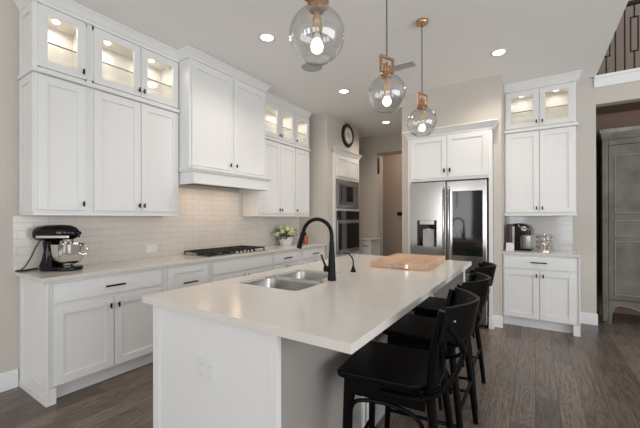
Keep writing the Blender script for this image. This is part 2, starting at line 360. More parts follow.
upper(cc, 0.812, dU, 1.378, 2.437, 2.972, [(0.018, 0.448, 0.425), (0.454, 0.805, 0.477)], [(0.018, 0.448, 0.425), (0.454, 0.805, 0.477)], 3.077, L=1, npucks=2, seams=(0.451,))
cd = thing('wall_cabinet', 'slim one-door white wall cabinet with lit glass top beside the beige pantry wall', 'cabinet', (XU, 4.136, 0), RZ, g)
upper(cd, 0.400, dU, 1.378, 2.437, 2.972, [(0.008, 0.385, 0.032)], [(0.008, 0.385, 0.032)], 3.077, R=0, npucks=1)

# range hood cabinet
hd = thing('range_hood_cabinet', 'deep white hood cabinet with two tall doors and mantle over the cooktop', 'range hood', (-2.975, 2.13, 0), RZ)
hw = 1.14; hdep = -2.975 - XW - .004
MB().box(0, hw, 0, hdep, 1.86, 2.985).build('carcass', 'white', hd, bevel=0.001)
MB().box(-0.004, 0.0, 0.0, 0.03, 1.86, 2.98).box(-.004, 0, 0.16, hdep-.30, 1.86, 2.98).build('side_panel', 'white', hd)
shaker(hd, 0.018, 0.545, 1.885, 2.955, knob=(0.520, 1.945)); shaker(hd, 0.585, 1.12, 1.885, 2.955, knob=(0.612, 1.945))
crown(hd, 0, hw, hdep, 2.986, 3.077, 0.06, 1, 1)
MB().box(-0.028, hw+0.028, -0.085, hdep-.32, 1.835, 1.859).box(-0.018, hw+0.018, -0.074, hdep-.32, 1.815, 1.835).build('mantle_shelf', 'white', hd, bevel=0.004)
MB().box(0.0, hw, -0.062, -0.042, 1.69, 1.814).box(0.0, 0.02, -0.042, hdep-.004, 1.69, 1.814).box(hw-.02, hw, -0.042, hdep-.004, 1.69, 1.814) \
   .box(-.008, hw+.008, -0.070, -0.062, 1.69, 1.712).build('valance', 'white', hd, bevel=0.002)
MB().box(0.02, hw-0.02, -0.041, hdep-.004, 1.735, 1.75).build('liner', 'darksteel', hd)
for x in (0.33, 0.81):
    p = MB().lathe([(0, 1.722), (0.03, 1.722), (0.032, 1.7345)], (x, 0.17, 0), 16).build('hood_lamp', 'puck', hd)
    light('hood_light', 'AREA', (x, 0.20, 1.715), 0.85, (1.0, 0.72, 0.46), p, shape='DISK', size=0.07)

# ------------------------------------------------------------------ base cabinets on the left wall
XC = -2.913; dB = XC - XW - .004; ZC = 0.883
def base(root, w, depth, drawers=(), doors=(), kick=0.115):
    MB().box(0, w, 0, depth, kick, ZC).build('carcass', 'white', root, bevel=0.001)
    MB().box(0, w, 0.07, depth, 0, kick-.0005).build('toe_kick', 'white', root)
    for d in drawers: shaker(root, d[0], d[1], d[2], d[3], pull=d[4], flat=True, name='drawer')
    for d in doors: shaker(root, d[0], d[1], d[2], d[3], knob=d[4])
g = 'white base cabinets along the left wall'
ba = thing('base_cabinet', 'white base cabinet with wide drawer and two doors under the stand mixer', 'cabinet', (XC, 0.926, 0), RZ, g)
base(ba, 0.87, dB, [(0.030, 0.845, 0.722, 0.862, (0.44, 0.790, 0.15))], [(0.030, 0.434, 0.128, 0.690, (0.406, 0.628)), (0.440, 0.845, 0.128, 0.690, (0.468, 0.628))])
MB().box(-0.012, -.0005, -0.02, 0.045, 0.0, ZC).box(-0.012, -.0005, dB-0.06, dB, 0.0, ZC).box(-0.012, -.0005, 0.045, dB-.06, ZC-.06, ZC).box(-0.006, -.0005, 0.045, dB-.06, 0.0, ZC-.06) \
   .box(-0.016, -.012, -0.022, dB, 0.0, 0.055).box(-.012, -.006, .045, dB-.06, 0, .13).build('side_panel', 'white', ba, bevel=0.0018)
MB().prism([(0, -0.018), (0.045, -0.018), (0.045, 0.0), (0.0, 0.069)], 0, 0.1145, 'xy').build('foot', 'white', ba)
bb = thing('base_cabinet', 'white pull-out base cabinet with framed front and black bar handle left of cooktop', 'cabinet', (XC, 1.798, 0), RZ, g)
base(bb, 0.538, dB, kick=0.115); shaker(bb, 0.045, 0.495, 0.128, 0.862, pull=(0.27, 0.700, 0.16), name='door')
bc = thing('base_cabinet', 'white base cabinet with wide blank front over two doors directly under the cooktop', 'cabinet', (XC, 2.338, 0), RZ, g)
base(bc, 0.98, dB, [(0.020, 0.960, 0.722, 0.862, None)], [(0.020, 0.487, 0.128, 0.690, (0.452, 0.650)), (0.493, 0.960, 0.128, 0.690, (0.528, 0.650))])
bd = thing('base_cabinet', 'white drawer-over-doors base cabinet immediately right of the cooktop cabinet', 'cabinet', (XC, 3.320, 0), RZ, g)
base(bd, 0.66, dB, [(0.020, 0.600, 0.722, 0.862, (0.30, 0.785, 0.17))], [(0.020, 0.307, 0.128, 0.690, (0.28, 0.650)), (0.313, 0.600, 0.128, 0.690, (0.34, 0.650))])
be = thing('base_cabinet', 'last white drawer base cabinet of left counter, below the potted flowers, against pantry wall', 'cabinet', (XC, 3.982, 0), RZ, g)
base(be, 0.66, dB, [(0.020, 0.600, 0.722, 0.862, (0.33, 0.785, 0.17))], [(0.020, 0.307, 0.128, 0.690, (0.28, 0.650)), (0.313, 0.600, 0.128, 0.690, (0.34, 0.650))])
tag(MB().box(XW+0.012, -2.8766, 0.8808, YB-0.003, 0.884, 0.914).build('worktop', 'quartz2', bevel=0.003), 'long pale quartz worktop over the white cabinets along the left wall', 'worktop')
tag(MB().box(XW+0.0005, XW+0.010, 0.875, YB-0.002, 0.885, 1.354).box(XW+0.0005, XW+0.010, 2.155, 3.245, 1.354, 1.688).build('tile_backsplash', 'tile_left'), 'cream subway tile backsplash behind the cooktop on left wall', 'backsplash')

# wall outlet plates
def plate(loc, rz, label, gangs, wdt, hgt, horiz=False, thick=0.006):
    o = thing('electrical_outlet', label, 'outlet', loc, rz)
    p = MB().box(-wdt/2, wdt/2, -thick, 0, -hgt/2, hgt/2).build('cover_plate', 'plastic_white', o, bevel=0.0015)
    for x, z in gangs:
        MB().cyl((x, -thick, z), (x, -thick-0.002, z), 0.0165, seg=16).build('socket', 'plastic_white', o, smooth=True)
plate((XW+0.011, 1.99, 1.01), RZ, 'white horizontal outlet plate on cream tile left of the cooktop', [(-0.035, 0), (0.035, 0)], 0.125, 0.085)

# ------------------------------------------------------------------ oven tower
ot = thing('oven_cabinet', 'tall white oven tower cabinet with crown set into beige wall under the clock', 'cabinet', (-2.85, 4.833, 0), RZ)
W = 0.944; D = 0.595
MB().box(0, 0.062, 0, D, 0, 2.45).box(W-.045, W, 0, D, 0, 2.45).box(.062, W-.045, 0, D, 0, 0.70).box(.062, W-.045, 0, D, 1.462, 1.502).box(.062, W-.045, 0, D, 2.015, 2.45).box(.062, W-.045, D-.02, D, .70, 2.015).build('carcass', 'white', ot, bevel=0.001)
shaker(ot, 0.07, 0.47, 2.06, 2.40, rail=.045); shaker(ot, 0.476, W-.05, 2.06, 2.40, rail=.045)
shaker(ot, 0.07, W-.05, 0.40, 0.67, name='drawer', flat=True, pull=(.47, .55, .17)); shaker(ot, 0.07, W-.05, 0.12, 0.39, name='drawer', flat=True, pull=(.47, .27, .17))
crown(ot, 0, W, 0.0, 2.451, 2.535, 0.05, 1, 1)
mw = thing('microwave', 'built-in stainless microwave above the wall oven under the clock', 'microwave', (-2.85, 4.90, 1.506), RZ)
MB().box(0, .825, -0.015, 0.45, 0, .505).build('body', 'darksteel', mw, bevel=.002)
md = MB().box(0.035, .62, -0.034, -.0155, .07, .435).build('door', 'darksteel', mw, bevel=.002)
MB().box(0.10, .56, -.036, -.0345, .12, .39).build('window', 'blackglass', md)
MB().box(0.0, .825, -0.022, -.0155, .44, .505).box(0.0, .825, -0.022, -.0155, 0, .065).box(.0, .033, -.022, -.0155, .065, .44).box(.79, .825, -.022, -.0155, .065, .44).build('trim_frame', 'steel', mw, bevel=.001)
MB().box(0.63, .788, -.032, -.0155, .07, .435).build('control_panel', 'darksteel', mw, bevel=.002)
wo = thing('wall_oven', 'black glass wall oven with stainless handle below the microwave', 'oven', (-2.85, 4.90, 0.705), RZ)
MB().box(0, .825, -0.015, 0.5, 0, .752).build('body', 'darksteel', wo, bevel=.002)
MB().box(0.0, .825, -0.032, -.0155, .60, .752).build('control_panel', 'blackglass', wo, bevel=.002)
od = MB().box(0.0, .825, -0.036, -.0155, .06, .59).build('door', 'steel', wo, bevel=.002)
MB().box(0.03, .795, -.039, -.0365, .08, .535).build('window', 'blackglass', od)
MB().cyl((.03, -.075, .56), (.795, -.075, .56), .012, seg=12).cyl((.08, -.036, .56), (.08, -.075, .56), .008).cyl((.745, -.036, .56), (.745, -.075, .56), .008).build('handle', 'steel', od, smooth=True)
MB().box(0.0, .825, -0.030, -.0155, 0, .05).build('bottom_vent', 'steel', wo, bevel=.002)

# clock on the wall above
ck = thing('wall_clock', 'round black-rimmed wall clock above the oven tower', 'clock', (XB+0.001, 5.345, 2.835), RZ)
ck.scale = (.87, 1, .87)
MB().lathe([(.165, -.012), (.172, -.035), (.215, -.045), (.245, -.025), (.245, 0.0), (.165, 0.0)], (0, 0, 0), 40, 'y', closed=True).build('rim', 'clockrim', ck, smooth=True)
MB().lathe([(0, -.030), (.164, -.030), (.164, 0)], (0, 0, 0), 40, 'y').build('face', 'clockface', ck)
mk = MB()
for i in range(12):
    a = i*PI/6
    mk.tube([(math.sin(a)*.125, -.0315, math.cos(a)*.125), (math.sin(a)*.155, -.0315, math.cos(a)*.155)], .0025, 6)
mk.build('hour_marks', 'clockrim', ck)
for a, L, nme in ((-0.9, .10, 'hour_hand'), (2.7, .15, 'minute_hand')):
    MB().tube([(-math.sin(a)*.03, -.034, -math.cos(a)*.03), (math.sin(a)*L, -.034, math.cos(a)*L)], [.0035, .002], 6).build(nme, 'clockrim', ck)

light('passage_fill', 'POINT', (-2.2, 7.4, 2.85), 9, (1.0, .80, .66), None, shadow_soft_size=.1)  # unseen fill light added to brighten and warm the far passage
# far counter
fc = thing('base_cabinet', 'small white drawer cabinet in the nook past the oven tower, by the doorway', 'cabinet', (-3.445, 6.06, 0), 0)
base(fc, 0.715, 0.468, [(0.02, .70, .70, .86, (.62, .78, .14)), (0.02, .70, .42, .69, (.62, .56, .14)), (0.02, .70, .13, .41, (.62, .27, .14))])
tag(MB().box(-3.447, -2.71, 6.03, YFAR-.002, .884, .914).build('worktop', 'quartz2', bevel=.003), 'short pale worktop on the small drawer cabinet past the oven tower', 'worktop')
# thermostat and door chime seen past the doorway
th = tag(MB().box(-2.88, -2.76, 7.975, 7.999, 1.39, 1.48).build('thermostat', 'black', bevel=.004), 'small black control panel on wall seen through far doorway', 'thermostat')
th2 = tag(MB().box(-2.829, -2.80, 6.60, 6.68, 2.28, 2.62).build('door_closer', 'black', bevel=.003), 'small dark fitting high on the left jamb of far doorway', 'door fitting')

# ------------------------------------------------------------------ fridge and surround
fs = thing('fridge_surround', 'white fridge surround with two cupboard doors and crown above the stainless fridge', 'cabinet', (-1.453, 4.45, 0), 0)
SW = 1.022
MB().box(0, 0.036, 0, .845, 0, 2.40).build('side_panel', 'white', fs, bevel=.0015)
MB().box(SW-.036, SW, 0, .845, 0, 2.40).build('side_panel', 'white', fs, bevel=.0015)
MB().box(0.037, SW-.037, 0.0, .60, 1.815, 2.40).build('carcass', 'white', fs)
MB().box(SW-.038, SW+.014, -.014, .10, 0, .13).build('plinth', 'white', fs, bevel=.002)
shaker(fs, 0.045, 0.508, 1.850, 2.385, knob=None); shaker(fs, 0.514, SW-.04, 1.850, 2.385)
for ch, x in zip([c for c in fs.children if c.name.startswith('door')], (0.478, 0.546)):
    MB().box(x-.008, x+.008, -.042, -.02, 1.915, 1.965).build('knob', 'black', ch, bevel=.003)
crown(fs, 0, SW, .120, 2.401, 2.495, .065, 1, 1)

fr = thing('refrigerator', 'stainless french-door refrigerator with dispenser and dark glass right door', 'refrigerator', (-1.405, 4.385, 0), 0)
FW = 0.925
MB().box(0.006, FW-.006, .075, .84, 0.03, 1.80).build('body', 'darksteel', fr, bevel=.004)
MB().box(0.02, FW-.02, .09, .8, 0.0, .03).build('plinth', 'rubber', fr)
def rounded_door(x0, x1, z0, z1, name='door'):
    return MB().box(x0, x1, 0.0, .072, z0, z1).build(name, 'steel', fr, bevel=.009)
mb = MB()   # left door with a hole for the dispenser
dx0, dx1, dz0, dz1 = 0.095, 0.345, 0.945, 1.30
mb.box(0, dx0, 0, .072, .665, 1.795).box(dx1, .454, 0, .072, .665, 1.795).box(dx0, dx1, 0, .072, .665, dz0).box(dx0, dx1, 0, .072, dz1, 1.795).box(dx0, dx1, .055, .072, dz0, dz1)
ld = mb.build('door', 'steel', fr)
MB().box(dx0+.001, dx1-.001, .050, .0545, dz0+.001, dz1-.001).box(dx0+.001, dx0+.03, .004, .0495, dz0+.02, dz1-.001).box(dx1-.03, dx1-.001, .004, .0495, dz0+.02, dz1-.001).box(dx0+.03, dx1-.03, .004, .0495, dz1-.085, dz1-.055).build('dispenser_recess', 'blackglass', ld)
MB().box(dx0+.031, dx1-.031, .002, .0495, dz1-.054, dz1+.0).build('dispenser_panel', 'steel', ld, bevel=.003)
MB().box(dx0+.07, dx1-.035, .018, .0495, dz0+.015, dz0+.24).box(dx0+.11, dx1-.075, .008, .018, dz0+.16, dz0+.25).build('dispenser_paddle', 'greyplastic', ld, bevel=.004)
MB().box(dx0+.001, dx1-.001, .003, .05, dz0+.001, dz0+.018).build('drip_tray', 'darksteel', ld)
rd = rounded_door(.468, FW, .665, 1.795)
MB().box(.535, FW-.045, -.003, -.0004, .865, 1.665).build('glass_panel', 'greyglass', rd, bevel=.001)
for x, d in ((.432, ld), (.494, rd)):
    MB().tube([(x, -.001, .74), (x, -.035, .78), (x, -.038, 1.25), (x, -.035, 1.68), (x, -.001, 1.72)], .011, 10).build('handle', 'steel', d, smooth=True)
for z0, z1 in ((.365, .650), (.06, .350)):
    dr = rounded_door(0, FW, z0, z1, 'freezer_drawer')
    MB().tube([(.10, -.001, z1-.05), (.13, -.035, z1-.05), (FW-.13, -.035, z1-.05), (FW-.10, -.001, z1-.05)], .010, 8).build('handle', 'steel', dr, smooth=True)

# ------------------------------------------------------------------ coffee station
cs = thing('base_cabinet', 'white two-door base cabinet with one drawer under the coffee maker', 'cabinet', (-0.340, 4.708, 0), 0)
w0 = 0.75; d0 = YW - 4.708 - .004
base(cs, w0, d0, [(0.016, 0.72, 0.722, 0.862, (0.375, .80, .16))], [(0.016, 0.380, 0.128, 0.700, (.352, .645)), (0.386, 0.72, 0.128, 0.700, (.418, .645))])
MB().box(w0+.0005, w0+.012, -.018, d0, 0, ZC).build('side_panel', 'white', cs, bevel=.0015)
MB().prism([(w0, -0.018), (w0-.05, -0.018), (w0-.05, 0.0), (w0, 0.069)], 0, 0.1145, 'xy').build('foot', 'white', cs)
tag(MB().box(XF+.001, 0.426, 4.683, YW-.012, 0.884, 0.914).build('worktop', 'quartz2', bevel=.003), 'short quartz worktop under the coffee maker right of the fridge', 'worktop')
tag(MB().box(XF+.001, 0.40, YW-.010, YW-.0005, 0.885, 1.354).build('tile_backsplash', 'tile_back'), 'glossy white tile backsplash behind the coffee maker', 'backsplash')
cu = thing('wall_cabinet', 'tall white two-door wall cabinet with lit glass top above the coffee maker', 'cabinet', (-0.340, 5.012, 0), 0)
upper(cu, 0.755, YW-5.012-.004, 1.378, 2.437, 2.972, [(0.018, 0.384, 0.356), (0.390, 0.740, .418)], [(0.018, 0.384, 0.356), (0.390, 0.740, .418)], 3.077, R=1, npucks=2, lit=.4, seams=(.387,))  # pucks unseen in this cabinet, added to brighten its interior

# coffee maker
cm = thing('coffee_maker', 'black and silver pod coffee maker on the short worktop', 'coffee maker', (-0.165, 5.03, 0.9145), -0.15)
MB().box(-.145, -.075, -.08, .14, 0, .335).build('water_tank', mat('smoky_tank', (.05, .04, .04), .12, var=.2, spec=.6), cm, bevel=.02)
MB().prism([(-.07, 0), (-.07, .33), (-.04, .345), (.04, .345), (.10, .325), (.135, .27), (.135, .20), (.04, .20), (.02, .17), (.02, .03), (.135, .03), (.135, 0)], -.09, .13, 'xz').build('body', 'gloss_black', cm, bevel=.006)
MB().box(-.075, -.045, -.1, -.092, .01, .31).box(.085, .135, -.1, -.03, .035, .19).build('trim_plate', 'steel', cm, bevel=.003)
MB().cyl((.06, -.094, .28), (.06, -.104, .28), .03, seg=20).build('dial', 'chrome', cm, smooth=True)
MB().tube([(.0, -.09, .33), (.02, -.125, .30), (.09, -.125, .28), (.115, -.09, .27)], .008, 8).build('handle', 'chrome', cm, smooth=True)
MB().box(.03, .135, -.09, .10, .0305, .036).build('drip_tray', 'darksteel', cm)
tag(MB().box(-.310, -.225, 4.80, 4.89, .9145, 1.015).build('tissue_box', 'paper', bevel=.004), 'small white box standing in front of the coffee maker', 'box')
# pod carousel
pc = thing('pod_carousel', 'chrome wire coffee pod carousel beside the coffee maker', 'pod holder', (0.095, 5.0, 0.9145), 0)
MB().lathe([(0, 0), (.075, 0), (.075, .008), (0, .010)], seg=24).build('base', 'chrome', pc, smooth=True)
MB().cyl((0, 0, .008), (0, 0, .218), .005).ball((0, 0, .224), .008).build('spindle', 'chrome', pc, smooth=True)
wr = MB(); pods = []
for k, z in enumerate((.05, .115, .18)):
    for i in range(7):
        a = 2*PI*i/7 + k*.35; cx, cy = .068*math.cos(a), .068*math.sin(a)
        wr.tube([(cx+.025*math.cos(t)*-math.sin(a), cy+.025*math.cos(t)*math.cos(a), z+.025*math.sin(t)) for t in [2*PI*j/12 for j in range(13)]], .0022, 5)
        pods.append((cx, cy, z, a))
    wr.tube([(.045*math.cos(2*PI*j/16), .045*math.sin(2*PI*j/16), z-.022) for j in range(17)], .0022, 5)
wr.build('wire_rack', 'chrome', pc, smooth=True)
src = None
for cx, cy, z, a in pods:
    if src is None:
        src = MB().lathe([(.015, -.022), (.0205, .014), (.0215, .014), (.0215, .017), (0, .017)], seg=14, axis='x').build('coffee_pod', mat('foil_pod_lid', (.40, .31, .25), .35, var=.5, scale=30), smooth=True)
        o = src
    else: o = src.copy(); C.objects.link(o)
    tag(o, 'small white foil coffee pod held in the wire carousel', 'coffee pod', 'coffee pods in the carousel')
    o.location = (0.095+cx*1.02, 5.0+cy*1.02, .9145+z); o.rotation_euler = (0, 0, a)

# ------------------------------------------------------------------ armoire in the opening
am = thing('armoire', 'tall distressed grey-green armoire with scalloped base in the opening at right', 'armoire', (0.715, 5.47, 0), 0)
AW = 1.35
MB().box(0.02, AW-.02, .03, .50, .30, 2.31).build('carcass', 'armoire', am)
MB().box(0.0, .058, 0, .06, 0.02, 2.31).box(AW-.058, AW, 0, .06, 0.02, 2.31).box(.058, AW-.058, 0, .03, 2.24, 2.31).build('face_frame', 'armoire', am, bevel=.006)
pts = [(.058, .30), (.058, .02), (0.0, .02), (0, 0), (.075, 0), (.085, .12), (.11, .20), (.16, .235), (.26, .225), (.34, .195), (.42, .19), (.50, .22), (.60, .255), (AW/2, .26)]
pts = pts + [(AW-x, z) for x, z in pts[::-1][1:]]
MB().prism([p for p in pts if not (p[1] == .02 and p[0] in (.0, AW))], -.004, .03, 'xz').build('apron', 'armoire', am, bevel=.003)
ed = [p for p in pts[4:-4]]
MB().tube([(x, -.006, z+.006) for x, z in ed], .006, 6).build('apron_bead', 'armedge', am, smooth=True)
MB().box(0.02, .08, .44, .50, 0, .30).build('leg', 'armoire', am); MB().box(AW-.08, AW-.02, .44, .50, 0, .30).build('leg', 'armoire', am)
for x0, x1 in ((.062, AW/2-.002), (AW/2+.002, AW-.062)):
    d = MB().box(x0, x1, .004, .029, .305, 2.235).build('door', 'armoire', am, bevel=.004)
    e = MB()
    for a, b in ((.37, 1.04), (1.10, 1.30), (1.39, 2.11)):
        u0, u1 = x0+.055, x1-.055
        e.box(u0, u1, -.006, .0038, a, a+.010).box(u0, u1, -.006, .0038, b-.010, b).box(u0, u0+.010, -.006, .0038, a+.010, b-.010).box(u1-.010, u1, -.006, .0038, a+.010, b-.010)
    e.build('panel_moulding', 'armedge', d, bevel=.002)
rings_loft(MB(), [[(-o, -o, z), (AW+o, -o, z), (AW+o, .5, z), (-o, .5, z)] for o, z in ((0, 2.311), (.006, 2.325), (.006, 2.345), (.012, 2.36), (.014, 2.385))]).build('cornice', 'armoire', am)
rings_loft(MB(), [[(-o, -o, z), (AW+o, -o, z), (AW+o, .5, z), (-o, .5, z)] for o, z in ((.014, 2.386), (.026, 2.40), (.030, 2.44))]).build('cornice_cap', 'armedge', am)

# ------------------------------------------------------------------ upstairs railing
rl = thing('stair_railing', 'dark iron railing with square baluster frames on the upper landing', 'railing', (XO, 5.42, 3.086), 0)
MB().box(0.02, 4.4, -.025, .025, .82, .86).build('handrail', 'ironrail', rl, bevel=.006)
n = 0; x = 0.028
while x < 4.3:
    b = MB()
    if n % 3 == 1:
        b.box(x-.007, x+.007, -.007, .007, 0, .25)
        b.box(x-.040, x+.040, -.007, .007, .25, .264).box(x-.040, x-.027, -.007, .007, .264, .66).box(x+.027, x+.040, -.007, .007, .264, .66).box(x-.040, x+.040, -.007, .007, .66, .674)
        b.box(x-.007, x+.007, -.007, .007, .674, .82)
    else: b.box(x-.007, x+.007, -.007, .007, 0, .82)
    b.build('baluster', 'ironrail', rl)
    x += .0865; n += 1

# ------------------------------------------------------------------ island
isl = thing('kitchen_island', 'large white kitchen island base with greige seating side', 'island', (0, 0, 0), 0)
X0, X1, Y0, Y1 = -1.745, -0.875, 1.035, 3.40
MB().box(X0, X0+.02, Y0, Y1, .11, .878).box(X1-.02, X1, Y0, Y1, 0, .878).box(X0+.02, X1-.02, Y0, Y0+.02, 0, .878).box(X0+.02, X1-.02, Y1-.02, Y1, 0, .878).box(X0+.02, X1-.02, Y0+.02, Y1-.02, .11, .13).build('carcass', 'white', isl)
MB().box(-1.719, -.858, 1.012, 1.0345, 0, .878).box(-1.719, -1.665, 1.004, 1.012, 0, .878).box(-.908, -.858, 1.010, 1.012, 0, .878).box(-1.665, -.858, 1.0095, 1.012, 0.0, .13).build('end_panel', 'white', isl, bevel=.0015)
MB().box(X1+.0005, X1+.012, 1.0355, 3.345, 0, .878).build('back_panel', 'greige', isl)
for y0, y1 in ((1.77, 1.80), (1.83, 1.86), (2.56, 2.60)):
    MB().box(X1+.0125, X1+.024, y0, y1, 0, .878).build('batten', 'white', isl, bevel=.001)
MB().box(X1+.0125, X1+.03, 3.30, 3.345, 0, .878).build('batten', 'white', isl, bevel=.001)
MB().box(X1+.0005, -.572, 3.3455, 3.395, 0, .878).build('wing_panel', 'greige', isl)
MB().box(-.5715, -.560, 3.3405, 3.40, 0, .878).build('wing_edge', 'white', isl, bevel=.001)
for i, (a, b) in enumerate(((1.06, 1.46), (1.47, 1.86), (1.87, 2.26), (2.30, 2.86), (2.87, 3.38))):
    d = MB().box(X0-.02, X0-.001, a, b, .13, .86).build('door', 'white', isl, bevel=.002)
# worktop with a sink cut-out
def corner_round(pts, r, n=4):
    out = []; L = len(pts)
    for i in range(L):
        p = Vector(pts[i]); a = (Vector(pts[i-1])-p).normalized(); b = (Vector(pts[(i+1) % L])-p).normalized()
        p0 = p + a*r; p1 = p + b*r
        for k in range(n+1):
            t = k/n; q = p0*(1-t)**2 + p*2*t*(1-t) + p1*t*t; out.append((q.x, q.y))
    return out
cut = corner_round([(-1.635, 1.515), (-1.145, 1.515), (-1.145, 1.845), (-1.22, 1.885), (-1.22, 2.215), (-1.635, 2.215)], .05)
bm = bmesh.new()
def loop(pts, z=0.914):
    v = [bm.verts.new((x, y, z)) for x, y in pts]; return [bm.edges.new((v[i], v[(i+1) % len(v)])) for i in range(len(v))]
es = loop([(-1.7787, .979), (-.511, .979), (-.511, 3.456), (-1.7787, 3.456)]) + loop(cut)
bmesh.ops.triangle_fill(bm, edges=es, use_beauty=True)
cx = [f for f in bm.faces if (-1.62 < f.calc_center_median().x < -1.25 and 1.6 < f.calc_center_median().y < 2.1)]
ret = bmesh.ops.extrude_face_region(bm, geom=list(bm.faces))
for e in ret['geom']:
    if isinstance(e, bmesh.types.BMVert): e.co.z -= .035
mt = MB(); mt.bm.free(); mt.bm = bm
tag(mt.build('island_worktop', 'quartz', bevel=.002), 'large pale quartz worktop of the island with sink cut-out', 'worktop')
# sink
sk = thing('kitchen_sink', 'double-bowl stainless undermount sink in the island', 'sink', (0, 0, 0), 0)
def bowl(x0, x1, y0, y1, zt, zb, name):
    mb = MB(); prev = None
    lv = [(0.0, zt), (0.002, zt-.02), (0.010, zb+.045), (.03, zb+.012), (.06, zb)]
    for o, z in lv:
        rg = [mb.bm.verts.new((x, y, z)) for x, y in rrect(x0+o, x1-o, y0+o, y1-o, .055)]
        if prev:
            for i in range(len(rg)): mb.bm.faces.new((prev[i], prev[(i+1) % len(rg)], rg[(i+1) % len(rg)], rg[i]))
        prev = rg
    mb.bm.faces.new(prev)
    o = mb.build(name, 'steel_h', sk, smooth=True, angle=60)
    s = o.modifiers.new('solid', 'SOLIDIFY'); s.thickness = .002
    MB().lathe([(0, zb+.0015), (.04, zb+.003), (.045, zb+.001)], ((x0+x1)/2, (y0+y1)/2, 0), 20).build('drain', 'chrome', o, smooth=True)
bowl(-1.632, -1.148, 1.518, 1.842, .908, .70, 'bowl'); bowl(-1.632, -1.223, 1.868, 2.212, .908, .72, 'bowl')
MB().box(-1.62, -1.235, 1.8425, 1.8675, .880, .904).build('divider', 'steel_h', sk, bevel=.003)
# faucet
fa = thing('kitchen_faucet', 'matte black pull-down gooseneck faucet beside the island sink', 'faucet', (-1.148, 1.915, .9145), 0.12)
MB().lathe([(.030, 0), (.030, .006), (.027, .02), (.024, .11), (.0185, .20), (.0155, .26), (0, .26)], seg=24).build('body', 'black', fa, smooth=True)
arc = [(0, 0, .25), (0, 0, .30)] + [(-.110+.110*math.cos(t), 0, .300+.110*math.sin(t)) for t in [PI*k/16 for k in range(0, 16)]]
MB().tube(arc, .0135, 14).build('spout', 'black', fa, smooth=True)
e0 = Vector(arc[-1]); dr = (Vector(arc[-1])-Vector(arc[-2])).normalized()
MB().tube([e0, e0+dr*.02, e0+dr*.12], [.0145, .0165, .0185], 14).build('spray_head', 'black', fa, smooth=True)
MB().cyl((-.02, -.005, .075), (-.052, -.012, .075), .020, .020).tube([(-.038, -.010, .085), (-.052, -.014, .12), (-.070, -.018, .170)], [.009, .007, .006], 10).build('handle', 'black', fa, smooth=True)
so = thing('soap_dispenser', 'small black deck-mounted soap dispenser right of the faucet', 'soap dispenser', (-1.185, 2.30, .9145), 0)
MB().lathe([(.022, 0), (.022, .004), (.012, .03), (.008, .045), (0, .046)], seg=20).build('base', 'black', so, smooth=True)
MB().tube([(0, 0, .04), (0, 0, .085), (-.012, 0, .115), (-.04, 0, .138), (-.085, 0, .145)], [.006, .005, .005, .005, .0045], 10).build('spout', 'black', so, smooth=True)
# cutting board
cbd = thing('cutting_board', 'thick butcher-block cutting board lying on the island near the fridge', 'cutting board', (-0.955, 2.985, .9145), 0.03)
MB().box(-.235, .235, -.36, .36, 0, .052).build('block', 'board', cbd, bevel=.004)
MB().tube([(-.07, -.3605, .026), (-.07, -.375, .026), (-.045, -.382, .026), (.045, -.382, .026), (.07, -.375, .026), (.07, -.3605, .026)], .006, 8).box(-.085, -.06, -.365, -.3602, .012, .040).box(.06, .085, -.365, -.3602, .012, .040).build('handle', 'chrome', cbd, smooth=True)
MB().box(-.20, .20, -.315, -.308, .0515, .0525).box(-.20, .20, .308, .315, .0515, .0525).box(-.20, -.193, -.308, .308, .0515, .0525).box(.193, .20, -.308, .308, .0515, .0525).build('juice_groove', mat('groove_wood', (.36, .19, .10), .5, var=.1), cbd)
# island outlet
io = thing('electrical_outlet', 'white double outlet plate on the end of the island', 'outlet', (-1.284, 1.0115, .62), 0)
MB().box(-.063, .063, -.005, 0, -.063, .063).build('cover_plate', 'plastic_white', io, bevel=.0015)
for x in (-.027, .027):
    for z in (-.024, .024):
        s = MB().cyl((x, -.005, z), (x, -.0068, z), .0165, seg=18).build('socket', 'plastic_white', io, smooth=True)
        MB().box(x-.007, x-.005, -.0074, -.0068, z-.002, z+.008).box(x+.005, x+.007, -.0074, -.0068, z-.002, z+.008).build('slots', 'greyplastic', s)

# ------------------------------------------------------------------ cooktop
ct = thing('gas_cooktop', 'stainless gas cooktop with black cast-iron grates under the range hood', 'cooktop', (-3.155, 2.785, .9145), RZ)
MB().box(-.455, .455, -.235, .235, 0, .008).build('tray', 'steel', ct, bevel=.003)
bz = [(-.30, -.11), (-.30, .11), (0, 0.03), (.30, -.11), (.30, .11)]
for x, y in bz:
    MB().lathe([(.045, .0085), (.045, .018), (.035, .020), (.035, .026), (0, .028)], (x, y, 0), 20).build('burner', 'iron', ct, smooth=True)
for gx in (-.30, 0, .30):
    gb = MB(); x0, x1, y0, y1 = gx-.145, gx+.145, -.20, .215
    for a in ((x0, x0+.012, y0, y1), (x1-.012, x1, y0, y1), (x0, x1, y0, y0+.012), (x0, x1, y1-.012, y1), (gx-.006, gx+.006, y0, y1), (x0, x1, -.006, .006)): gb.box(*a, .034, .048)
    for yy in (-.11, .11): gb.box(x0, x1, yy-.005, yy+.005, .034, .050)
    for xx in (x0, x1-.012):
        for yy in (y0, y1-.012): gb.box(xx, xx+.012, yy, yy+.012, .0085, .034)
    gb.build('grate', 'iron', ct, bevel=.002)
for i in range(5):
    MB().lathe([(.018, .0085), (.016, .030), (0, .031)], (-.04+.06*i, -.212, 0), 16).build('knob', 'darksteel', ct, smooth=True)

